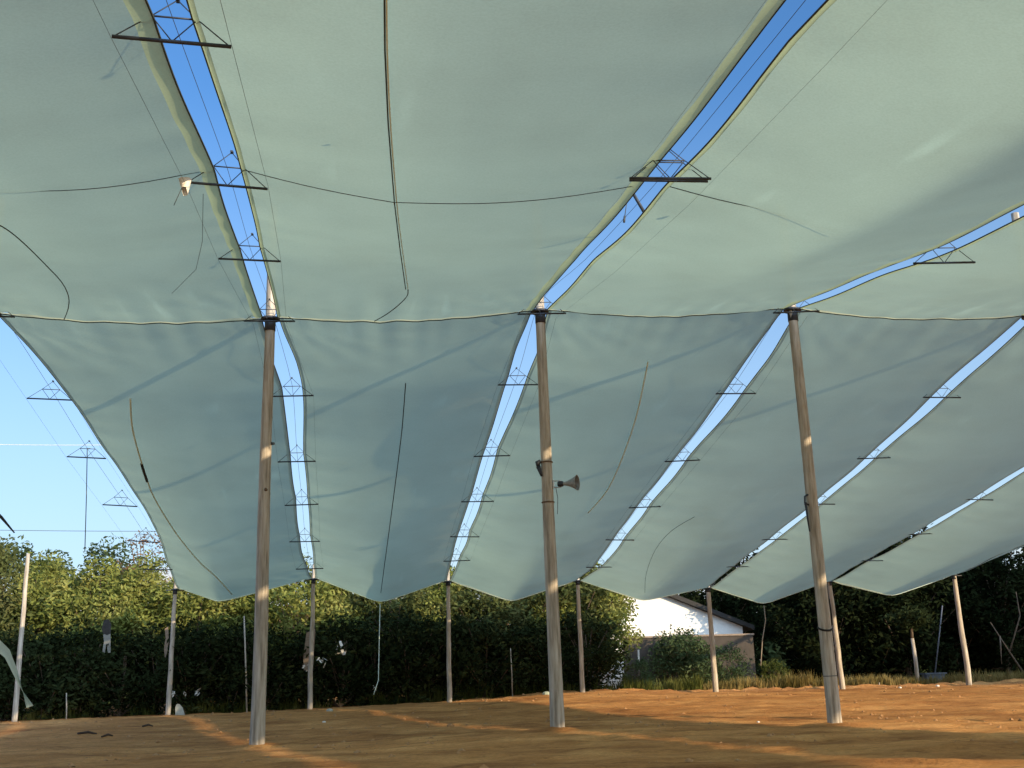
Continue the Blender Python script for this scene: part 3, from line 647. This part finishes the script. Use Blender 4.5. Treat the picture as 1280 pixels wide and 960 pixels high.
HL = ['tree of the hedge just outside the left edge', 'sunlit hedge tree at the very left edge behind the bare leaning pole', 'hedge tree just right of the bare leaning pole', 'hedge tree behind the hanging pale trousers',
      'hedge tree left of the left corner pole', 'hedge tree right of the left corner pole above the pale stone', 'hedge tree directly behind the left mast', 'hedge tree behind the board and the second perimeter pole',
      'hedge tree right of the second perimeter pole with a painted bit of sky in it', 'hedge tree below the low point of the cloth between left and middle masts', 'hedge tree behind the perimeter pole midway between masts',
      'hedge tree above the thin pale stake', 'hedge tree directly behind the middle mast', 'hedge tree behind the pole just right of the middle mast', 'last hedge tree, thinning against the white house']
for k, (px, y) in enumerate(hedge):
    p = at(px, 860, y); s_ = [0.98, 1.05, 1.0, 1.06, 1.0, 0.93, 1.0, 1.02, 0.9, 0.93, 0.9, 0.92, 0.96, 1.02, 0.92][k]
    tree(['hedgeA', 'hedgeB'][k % 2 if k not in (3, 5, 7) else 0], p.x, y, HL[k], rz=k*1.7, s=s_, group=HG)
back = [(-60, 33, 'tallA', 0.92, 'dark green tall tree behind the hedge, just outside the left edge'), (22, 34, 'tallA', 0.90, 'dark green tall tree on the skyline left of the bare leaning pole'),
        (85, 33.5, 'tallB', 1.0, 'tall yellow-green tree on the skyline right of the bare leaning pole'), (128, 35, 'tallA', 0.88, 'dark green tall tree on the skyline below the vertical wire'),
        (255, 33, 'tallB', 0.82, 'yellow-green tree behind the hedge right of the left corner pole'), (325, 34, 'tallB', 0.86, 'yellow-green tree hidden behind the left mast'), (400, 34, 'tallB', 0.90, 'pale green tree behind the hedge, its tip in the gap above the second pole'),
        (480, 33, 'tallB', 0.74, 'yellow-green tree behind the hedge below the cloth between left and middle masts'), (560, 35, 'tallA', 0.72, 'green tree behind the hedge at the pole midway between masts'), (650, 34, 'tallB', 0.78, 'yellow-green tree behind the hedge left of the middle mast'),
        (728, 34, 'tallB', 0.90, 'yellow-green tree behind the hedge reaching up into the gap behind the right mast')]
for px, y, key, s_, lb in back:
    p = at(px, 860, y); tree(key, p.x, y, lb, rz=px*0.37, s=s_, group='trees rising behind the hedge')
p = at(186, 860, 31.5); tree('bare', p.x, 31.5, 'half bare tree with reddish brown leaves above the left corner pole', s=0.98)
# shrubs at the hedge foot, the hedge's shade painted into their leaf colour
SG = 'low shrubs along the foot of the hedge'
sh = [(-30, 25.8), (8, 26.0), (52, 25.7), (100, 26.0), (150, 25.8), (196, 26.1), (240, 25.7), (285, 26.0), (330, 25.8), (378, 26.1), (425, 25.8), (470, 26.0), (515, 25.8), (560, 26.2), (606, 25.8), (650, 26.1), (692, 25.9), (738, 26.0)]
SL = ['at the left edge', 'behind the bare leaning pole', 'right of the bare leaning pole', 'left of the hung clothes', 'under the hung clothes', 'left of the left corner pole', 'behind the pale stone', 'left of the left mast', 'right of the left mast', 'behind the leaning board',
      'right of the leaning board', 'behind the hanging tie rope', 'left of the pole midway between masts', 'behind the pole midway between masts', 'right of the pole midway between masts', 'at the thin pale stake', 'behind the middle mast foot', 'behind the pole just right of the middle mast']
for k, (px, y) in enumerate(sh):
    p = at(px, 870, y); tree(['shrubA', 'shrubB'][k % 2], p.x, y, f'shade-painted shrub at the hedge foot {SL[k]}', rz=k*2.1, s=rnd.uniform(1.4, 1.75), name='shrub', cat='shrub', group=SG)
for px, y, key, s_, lb in ((872, 31.0, 'shrubA', 1.1, 'bushy green shrub in front of the brown wall left of the pole'), (912, 31.2, 'shrubB', 0.95, 'low scrubby bush before the right half of the brown wall'), (800, 30.5, 'shrubB', 0.75, 'low dark bush at the left end of the brown wall'), (858, 31.6, 'shrubA', 1.38, 'tall bush against the brown wall, its top over the coping'), (968, 27.6, 'shrubB', 0.62, 'pale scrubby bush at the grass edge left of the right mast')):
    p = at(px, 865, y); tree(key, p.x, y, lb, rz=px, s=s_, name='shrub', cat='shrub', mat='grassg' if px == 968 else 'leafg')
# dark trees on the right
DG = 'dark shaded trees on the right'
dk = [(1028, 36, 'darkB', 0.72, 'dark tree whose left side borders the white house'), (1040, 33, 'darkA', 0.66, 'dark tree directly behind the right mast'), (1095, 33, 'darkB', 0.80, 'dark tree right of the right mast'), (1140, 32.5, 'darkA', 0.78, 'dark tree behind the pale-stemmed sapling'),
      (1200, 33.5, 'darkB', 0.76, 'dark tree behind the far right pole'), (1265, 32, 'darkA', 0.68, 'dark tree behind the bare dead branch at the right edge'), (1340, 33, 'darkB', 0.78, 'dark tree just outside the right edge'),
      (895, 49, 'darkA', 0.95, 'dark tree rising behind the white house roof'), (1030, 42, 'darkA', 0.62, 'farther dark tree behind the one bordering the white house'), (1100, 40, 'darkA', 0.72, 'farther dark tree seen between the right mast and the sapling'), (1230, 40, 'darkA', 0.72, 'farther dark tree right of the far right pole')]
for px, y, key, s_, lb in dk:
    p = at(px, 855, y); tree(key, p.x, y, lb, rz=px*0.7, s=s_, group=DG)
for k, (x, y, sc) in enumerate([(47, 2, .72), (50, 7, .74), (47, 11, .76), (49, 17, .95), (46, 22, 1.0), (47, 29, 1.0), (54, 14, .95), (55, 3, .74), (52, 33, 1.0)]):  # unseen trees added to keep the right-hand trees in shade
    tree('shade', x, y, 'tall tree added out of view on the right to cast shade', rz=k*1.3, s=sc, group='tall trees added out of view on the right for shade')
# far wood closing the view behind the trees
rg = random.Random(77); m_ = MB()
for k in range(30000):
    x = rg.uniform(-70, 110); y = 62 + rg.uniform(0, 5); hh = (4.6 + 1.0*nz3(x*0.12, 3) + 0.7*nz3(x*0.5, 8))*(1.25 if x > 25 else 1)
    leaf(m_, V((x, y, 0.1 + (hh+0.8)*rg.random()**0.8)), rg.uniform(0.55, 0.95), rg)
tag(m_.build('far_wood', 'leafg'), 'dark green far wood closing the view behind the hedge', 'wood', kind='stuff')

# sapling with whitewashed stem
p = at(1147, 853, 26.5); g0 = gz(p.x, 26.5); r0 = empty('sapling', (p.x, 26.5, g0), 'young tree with a pale stem and small dark crown left of the far right pole', 'tree')
m_ = MB(); m_.tube([(p.x, 26.5, g0-0.1), (p.x+0.02, 26.5, g0+1.0), (p.x-0.02, 26.5, g0+1.9)], [0.09, 0.08, 0.07], 10); o = m_.build('stem', 'polewood', r0, r0.location); o.location = (0, 0, 0)
m_ = MB(); m_.tube([(p.x-0.02, 26.5, g0+1.9), (p.x, 26.5, g0+2.3), (p.x+0.05, 26.5, g0+2.9)], [0.065, 0.06, 0.03], 8); o = m_.build('trunk', 'bark', r0, r0.location); o.location = (0, 0, 0)
m_ = MB(); rg = random.Random(33)
for k in range(900):
    d = V((rg.gauss(0, 0.38), rg.gauss(0, 0.38), rg.gauss(0, 0.2))); leaf(m_, V((p.x, 26.5, g0+2.7)) + d, 0.12*rg.uniform(0.6, 1.3), rg)
o = m_.build('crown', 'leafd', r0, r0.location); o.location = (0, 0, 0)
# pale bare branches at the right edge
b0 = at(1290, 862, 27.5); m_ = MB(); b0.z = gz(b0.x, 27.5)-0.1
m_.tube([b0, at(1262, 815, 27.5), at(1238, 778, 27.4)], [0.045, 0.035, 0.02], 7); m_.tube([at(1250, 795, 27.4), at(1252, 830, 27.3)], [0.04, 0.02], 6); m_.tube([at(1262, 815, 27.5), at(1275, 770, 27.6), at(1270, 740, 27.6)], [0.04, 0.03, 0.015], 6)
tag(m_.build('dead_branch', 'bark', None, b0), 'bare dead branch leaning in the shade at the right edge', 'branch')

# ------------------------------------------------------------------ white house and brown wall
HY = 36.0; a = at(750, 860, HY); b = at(934, 860, HY); hx0, hx1 = a.x, b.x; zb = gz((hx0+hx1)/2, HY) - 0.2
zl = at(815, 738, HY); zr = at(934, 783, HY)
hs = empty('white_house', ((hx0+hx1)/2, HY, zb+0.2), 'white plastered house with a dark sloping roof edge, glaring behind the brown wall', 'house')
sl = (zr.z-zl.z)/(zr.x-zl.x); ap = V((zl.x-0.6, HY, zl.z - sl*0.6)); ez0 = ap.z + sl*(ap.x-hx0)
m_ = MB(); P = [(hx0, zb), (hx1, zb), (hx1, zr.z), (ap.x, ap.z), (hx0, ez0)]; k = 0
for y in (HY, HY+8): m_.v += [(q[0], y, q[1]) for q in P]
m_.f += [(0, 1, 2, 3, 4), (9, 8, 7, 6, 5)] + [(j, j+5, (j+1) % 5+5, (j+1) % 5) for j in range(5)]; m_.sm += [False]*7
o = m_.build('wall', 'plaster', hs, hs.location); o.location = (0, 0, 0)
m_ = MB()
for (x0, z0, x1, z1) in ((ap.x, ap.z, hx1+0.5, zr.z+sl*0.5), (ap.x, ap.z, hx0-0.5, ez0+sl*0.5)):
    q = [V((x0, HY-0.35, z0+0.01)), V((x1, HY-0.35, z1+0.01)), V((x1, HY-0.35, z1+0.22)), V((x0, HY-0.35, z0+0.22))]
    r_ = [p_ + V((0, 9, 0)) for p_ in q]; k = len(m_.v); m_.v += [tuple(p_) for p_ in q+r_]
    m_.f += [tuple(k+j for j in f_) for f_ in ((0, 1, 2, 3), (7, 6, 5, 4), (0, 4, 5, 1), (1, 5, 6, 2), (2, 6, 7, 3), (3, 7, 4, 0))]; m_.sm += [False]*6
o = m_.build('roof', 'roof', hs, hs.location); o.location = (0, 0, 0)
WY = 33.0; a = at(782, 855, WY); b = at(946, 855, WY); zt = at(860, 794, WY).z; zg = gz((a.x+b.x)/2, WY)-0.2
bw = empty('boundary_wall', ((a.x+b.x)/2, WY, zg), 'low brown rendered wall in front of the white house', 'wall')
m_ = MB(); m_.box(((a.x+b.x)/2, WY+0.1, (zt-0.08+zg)/2), b.x-a.x, 0.2, zt-0.08-zg); o = m_.build('panel', 'brick', bw, bw.location); o.location = (0, 0, 0)
m_ = MB(); m_.box(((a.x+b.x)/2, WY+0.1, zt-0.035), b.x-a.x+0.1, 0.3, 0.08); o = m_.build('coping', 'board', bw, bw.location); o.location = (0, 0, 0)

# ------------------------------------------------------------------ hanging and standing odds and ends
def stake(px, yb, yt, y, r, mat, label, pxt=None, name='stake', cat='stake'):
    b_ = at(px, yb, y); b_.z = gz(b_.x, y)-0.1; t_ = at(pxt if pxt is not None else px, yt, y); m_ = MB()
    m_.tube([b_, b_.lerp(t_, 0.5)+V((0.01, 0, 0)), t_], [r, r*0.95, r*0.85], 7); return tag(m_.build(name, mat, None, b_), label, cat)
stake(640, 850, 810, 24.5, 0.022, 'polewood', 'thin pale stake before the hedge left of the middle mast', 638)
stake(309, 880, 770, 24.4, 0.03, 'polewood', 'thin grey stake just left of the left mast', 305)
stake(83, 900, 866, 24.4, 0.025, 'polewood', 'short thin stake right of the bare leaning pole')
stake(1164, 835, 757, 27.2, 0.03, 'bluegrey', 'slanting grey post leaning beside the pale-stemmed sapling', 1178)
stake(798, 862, 812, 31, 0.05, 'polewood', 'short timber post before the brown wall')
stake(1099, 860, 853, 24.6, 0.02, 'polewood', 'tiny pale peg in the dry grass right of the right mast')
cable('tie_rope', [at(475, 754, D), at(474, 800, D+0.05), at(473, 850, D), at(467, 868, D-0.05)], 0.016, 'rope', 'thin tie rope dropping from the low point of the cloth to the ground', 'rope')
cable('tie_rope', [at(955, 757, D), at(957, 775, D), at(953, 800, D), at(951, 832, D)], 0.018, 'palebark', 'pale strip of rope hanging from the cloth left of the right mast', 'rope')
# pale trousers and dark shirt hung on the hedge
q = at(133, 800, 24.5); hg = empty('hung_clothes', q, 'dark shirt and pale trousers hung against the hedge at left', 'clothes')
def rag(pix, y, name, mat, par, th=0.03):
    m_ = MB(); n = len(pix); f_ = [at(*p_, y) for p_ in pix]; bk = [p_ + V((0, th, 0)) for p_ in f_]; c_ = sum(f_, V())/n
    k = len(m_.v); m_.v += [tuple(p_ + V((0, -0.03*abs(nz3(p_.x*4, p_.z*4)), 0))) for p_ in f_] + [tuple(p_) for p_ in bk]
    m_.f += [tuple(k+j for j in range(n)), tuple(k+n+j for j in reversed(range(n)))] + [(k+j, k+n+j, k+n+(j+1) % n, k+(j+1) % n) for j in range(n)]; m_.sm += [False]*(n+2)
    o = m_.build(name, mat, par, par.location if par else c_)
    if par: o.location = (0, 0, 0)
    return o
rag([(130, 775), (136, 774), (139, 780), (138, 792), (134, 794), (129, 792), (127, 786)], 24.5, 'shirt', 'darkcloth', hg)
rag([(129, 793), (138, 792), (138, 816), (135, 816), (133, 804), (131, 816), (128, 815), (130, 802)], 24.5, 'trousers', 'cloth', hg)
o = rag([(206, 786), (210, 783), (211, 800), (209, 815), (206, 824), (205, 810), (207, 798)], 24.4, 'hanging_cloth', 'board', None); tag(o, 'grey strip of cloth hanging beside the left corner pole', 'cloth')
# board behind pole 0
o = rag([(383, 791), (394, 786), (394, 792), (391, 836), (380, 838), (379, 822)], 24.6, 'leaning_board', 'board', None, 0.05); tag(o, 'grey-brown board propped behind the second perimeter pole', 'board')
for k, (pix, lb) in enumerate((([(422, 806), (428, 803), (431, 808), (427, 811), (425, 818), (420, 814)], 'small painted bit of sky light high in the hedge right of the board'), ([(395, 828), (400, 823), (406, 824), (407, 831), (402, 834), (398, 833)], 'painted bit of sky light in the hedge right of the board foot'),
                          ([(378, 830), (383, 826), (386, 830), (384, 837), (380, 838)], 'painted bit of sky light in the hedge left of the board foot'), ([(466, 858), (470, 856), (470, 868), (466, 867)], 'small painted bit of sky light at the foot of the tie rope'),
                          ([(214, 866), (220, 865), (221, 868), (215, 870)], 'small painted bit of sky light in the shrub left of the pale stone'), ([(226, 865), (231, 864), (232, 869), (227, 869)], 'small painted bit of sky light in the shrub above the pale stone'), ([(243, 866), (246, 861), (250, 860), (249, 866), (245, 869)], 'small painted bit of sky light in the shrub right of the pale stone'))):
    rg = random.Random(100+k); m_ = MB(); cx = sum(p_[0] for p_ in pix)/len(pix); cy_ = sum(p_[1] for p_ in pix)/len(pix); sx = (max(p_[0] for p_ in pix)-min(p_[0] for p_ in pix))/2; sz = (max(p_[1] for p_ in pix)-min(p_[1] for p_ in pix))/2
    for j in range(6):
        q = at(cx + rg.uniform(-1, 1)*sx, cy_ + rg.uniform(-1, 1)*sz, 24.6) + V((0, rg.uniform(-0.05, 0.05), 0)); l = 0.019*min(sx, sz)
        u_ = V((rg.gauss(0, 1), rg.gauss(0, .4), rg.gauss(0, 1))).normalized()*l*rg.uniform(0.5, 1.2); v_ = V((rg.gauss(0, 1), rg.gauss(0, .4), rg.gauss(0, 1))).normalized()*l*rg.uniform(0.3, 0.8)
        m_.quad(q-u_-v_*0.6, q+u_*0.7-v_, q+u_+v_, q-u_*0.4+v_*0.8)
        m_.quad(q-u_-v_*0.6, q-u_*0.4+v_*0.8, q-u_*0.3+v_*1.4+V((0, 0.02, 0)), q-u_*1.2+V((0, 0.03, 0)))
    o = m_.build('white_and_sky_bits', 'white', None, at(cx, cy_, 24.6)); tag(o, lb, 'painted sky light', 'painted bits of sky light in the hedge')  # sky light through hedge holes, built as small white pieces
# pale stone slab
m_ = MB(); b0 = at(225, 896, D); 
pf = [(219, 898), (219, 884), (221, 880), (224, 880), (228, 884), (232, 898)]; f_ = [at(*p_, D) for p_ in pf]; bk = [p_ + V((0, 0.18, -0.02)) for p_ in f_]
m_.v += [tuple(p_) for p_ in f_+bk]; n = len(f_); m_.f += [tuple(range(n)), tuple(n+j for j in reversed(range(n)))] + [(j, n+j, n+(j+1) % n, (j+1) % n) for j in range(n)]; m_.sm += [False]*(n+2)
tag(m_.build('stone_slab', 'slab', None, b0), 'pale upright stone slab beside the left corner pole', 'stone')
# blue-grey trough
p = at(1163, 838, 27.4); z_ = gz(p.x, 27.4); tr_ = empty('trough', (p.x, 27.4, z_), 'blue-grey trough on the grass behind the pale-stemmed sapling', 'trough')
m_ = MB(); m_.box((p.x+0.1, 27.4, z_+0.22), 0.8, 0.45, 0.42); o = m_.build('body', 'bluegrey', tr_, tr_.location); o.location = (0, 0, 0)
m_ = MB(); m_.box((p.x+0.1, 27.4, z_+0.46), 0.95, 0.55, 0.06); o = m_.build('rim', 'bluegrey', tr_, tr_.location); o.location = (0, 0, 0)
# sticks and clods on the ground
def on_ground(px, py):
    d = FW + CR*((px-640)/F) - CU*((py-480)/F); t_ = 6.0
    while t_ < 80:
        p_ = C + d*t_
        if p_.z < gz(p_.x, p_.y): return p_
        t_ += 0.05
    return C + d*40
for k, (q1, q2, r_, lb) in enumerate((((97, 918), (121, 916), 0.035, 'dark charred branch lying on the soil at left'), ((127, 922), (141, 920), 0.03, 'short dark stick right of the charred branch'), ((178, 909), (191, 912), 0.03, 'dark stick beside the pale strip of sunlit soil'))):
    a = on_ground(*q1); b = at(q2[0], q2[1], a.y + 0.15); b.z = gz(b.x, b.y)
    m_ = MB(); m_.tube([a + V((0, 0, 0.02)), a.lerp(b, 0.5) + V((0, 0.1, 0.05)), b + V((0, 0, 0.01))], [r_*0.7, r_, r_*0.5], 7, jit=0.2); tag(m_.build('stick', 'stick', None, a), lb, 'stick', 'dark sticks on the soil')
rg = random.Random(5)
def clod(px, py, s, mat, name, label, cat, group=None):
    p_ = on_ground(px, py); m_ = MB(); rows = []
    for k in range(6):
        th = math.pi*k/5
        rows.append([p_ + V((s*math.sin(th)*math.cos(a_)*(1+0.35*nz3(k+px, j)), s*math.sin(th)*math.sin(a_)*(1+0.35*nz3(k, j+px)), 0.6*s*math.cos(th)*(1+0.3*nz3(k, px+j, 3))+0.15*s)) for j, a_ in enumerate([2*math.pi*q/9 for q in range(9)])])
    m_.grid(rows, False, True); return tag(m_.build(name, mat, None, p_), label, cat, group)
clod(598, 868, 0.26, 'clod', 'soil_clod', 'large orange soil clod at the hedge foot right of the pole midway between masts', 'clod')
clod(412, 889, 0.11, 'slab', 'stone', 'small pale stone on the soil right of the second perimeter pole', 'stone')
clod(405, 903, 0.05, 'white', 'stone', 'small white stone in front of the second perimeter pole', 'stone')
clod(683, 868, 0.15, 'strip', 'plastic_lump', 'small pale green lump of plastic left of the middle mast', 'litter')
clod(563, 908, 0.08, 'clod', 'soil_clod', 'small clod on the open soil between the left and middle masts', 'clod')
clod(948, 903, 0.035, 'white', 'stone', 'tiny white stone on the soil left of the right mast', 'stone')
clod(1125, 860, 0.06, 'white', 'stone', 'pale stone in the dry grass right of the right mast', 'stone')
clod(1172, 858, 0.08, 'white', 'stone', 'pale stone in the dry grass below the trough', 'stone')

# loose crumbs of soil scattered over the open ground
rg = random.Random(61); m_ = MB()
for k in range(5200):
    y = rg.uniform(-10, 27); x = rg.uniform(-12, 26)
    if nz3(x*0.35, y*0.35, 6) < -0.05 and y < 23.5: continue
    r_ = 0.012 + 0.05*rg.random()**5 + (0.03*rg.random() if y > 23.5 and x > 3 else 0); c_ = V((x, y, gz(x, y) + r_*0.2)); a_ = rg.uniform(0, 6)
    vs_ = [c_ + V((r_*rg.uniform(0.7, 1.4)*math.cos(a_+j*2*math.pi/5), r_*rg.uniform(0.7, 1.4)*math.sin(a_+j*2*math.pi/5), r_*rg.uniform(-0.3, 0.1))) for j in range(5)]
    tp = c_ + V((rg.gauss(0, 0.2)*r_, rg.gauss(0, 0.2)*r_, r_*rg.uniform(0.5, 0.9))); q = len(m_.v); m_.v += [tuple(v_) for v_ in vs_] + [tuple(tp)]
    for j in range(5): m_.f.append((q+j, q+(j+1) % 5, q+5)); m_.sm.append(False)
tag(m_.build('soil_crumbs', 'clod'), 'loose crumbs of red soil scattered over the open ground', 'soil', kind='stuff')

# grass along the far side ----------------------------------------------------
def grass(name, n, fn, mat, label, hmin, hmax, seed):
    rg = random.Random(seed); m_ = MB(); tufts = []
    while len(tufts) < n:
        x, y = fn(rg)
        if nz3(x*0.5, y*0.5, seed) < -0.12: continue
        tufts.append((x, y))
    for x, y in tufts:
        z = gz(x, y); hh = rg.uniform(hmin, hmax)*(0.7+0.6*max(0, nz3(x*0.3, y*0.3, seed+5)+0.4))
        for k in range(9):
            a_ = rg.uniform(0, 6.28); l = rg.uniform(0.15, 0.55)*hh; q = V((x+rg.gauss(0, 0.06), y+rg.gauss(0, 0.06), z-0.02)); wv = V((math.cos(a_+1.57), math.sin(a_+1.57), 0))*0.014
            tip = q + V((math.cos(a_)*l, math.sin(a_)*l, hh*rg.uniform(0.6, 1.1))); mid = q.lerp(tip, 0.55) + V((0, 0, 0.12*hh))
            m_.quad(q-wv, q+wv, mid+wv*0.7, mid-wv*0.7); m_.quad(mid-wv*0.7, mid+wv*0.7, tip, tip)
    return tag(m_.build(name, mat), label, 'grass', kind='stuff')
grass('dry_grass', 1500, lambda r_: (r_.uniform(15, 36), 25.6 + abs(r_.gauss(0, 1.6))), 'grass', 'dry straw coloured grass along the foot of the dark trees at right', 0.25, 0.6, 21)
grass('hedge_grass', 1100, lambda r_: (r_.uniform(-14, 15), 25.3 + abs(r_.gauss(0, 1.1))), 'grassg', 'green and straw grass along the foot of the hedge', 0.25, 0.7, 22)

for o in COL.objects:
    if o.parent is None and 'label' in o and len(o['label'].split()) > 16: print('LONG', o.name, o['label'])
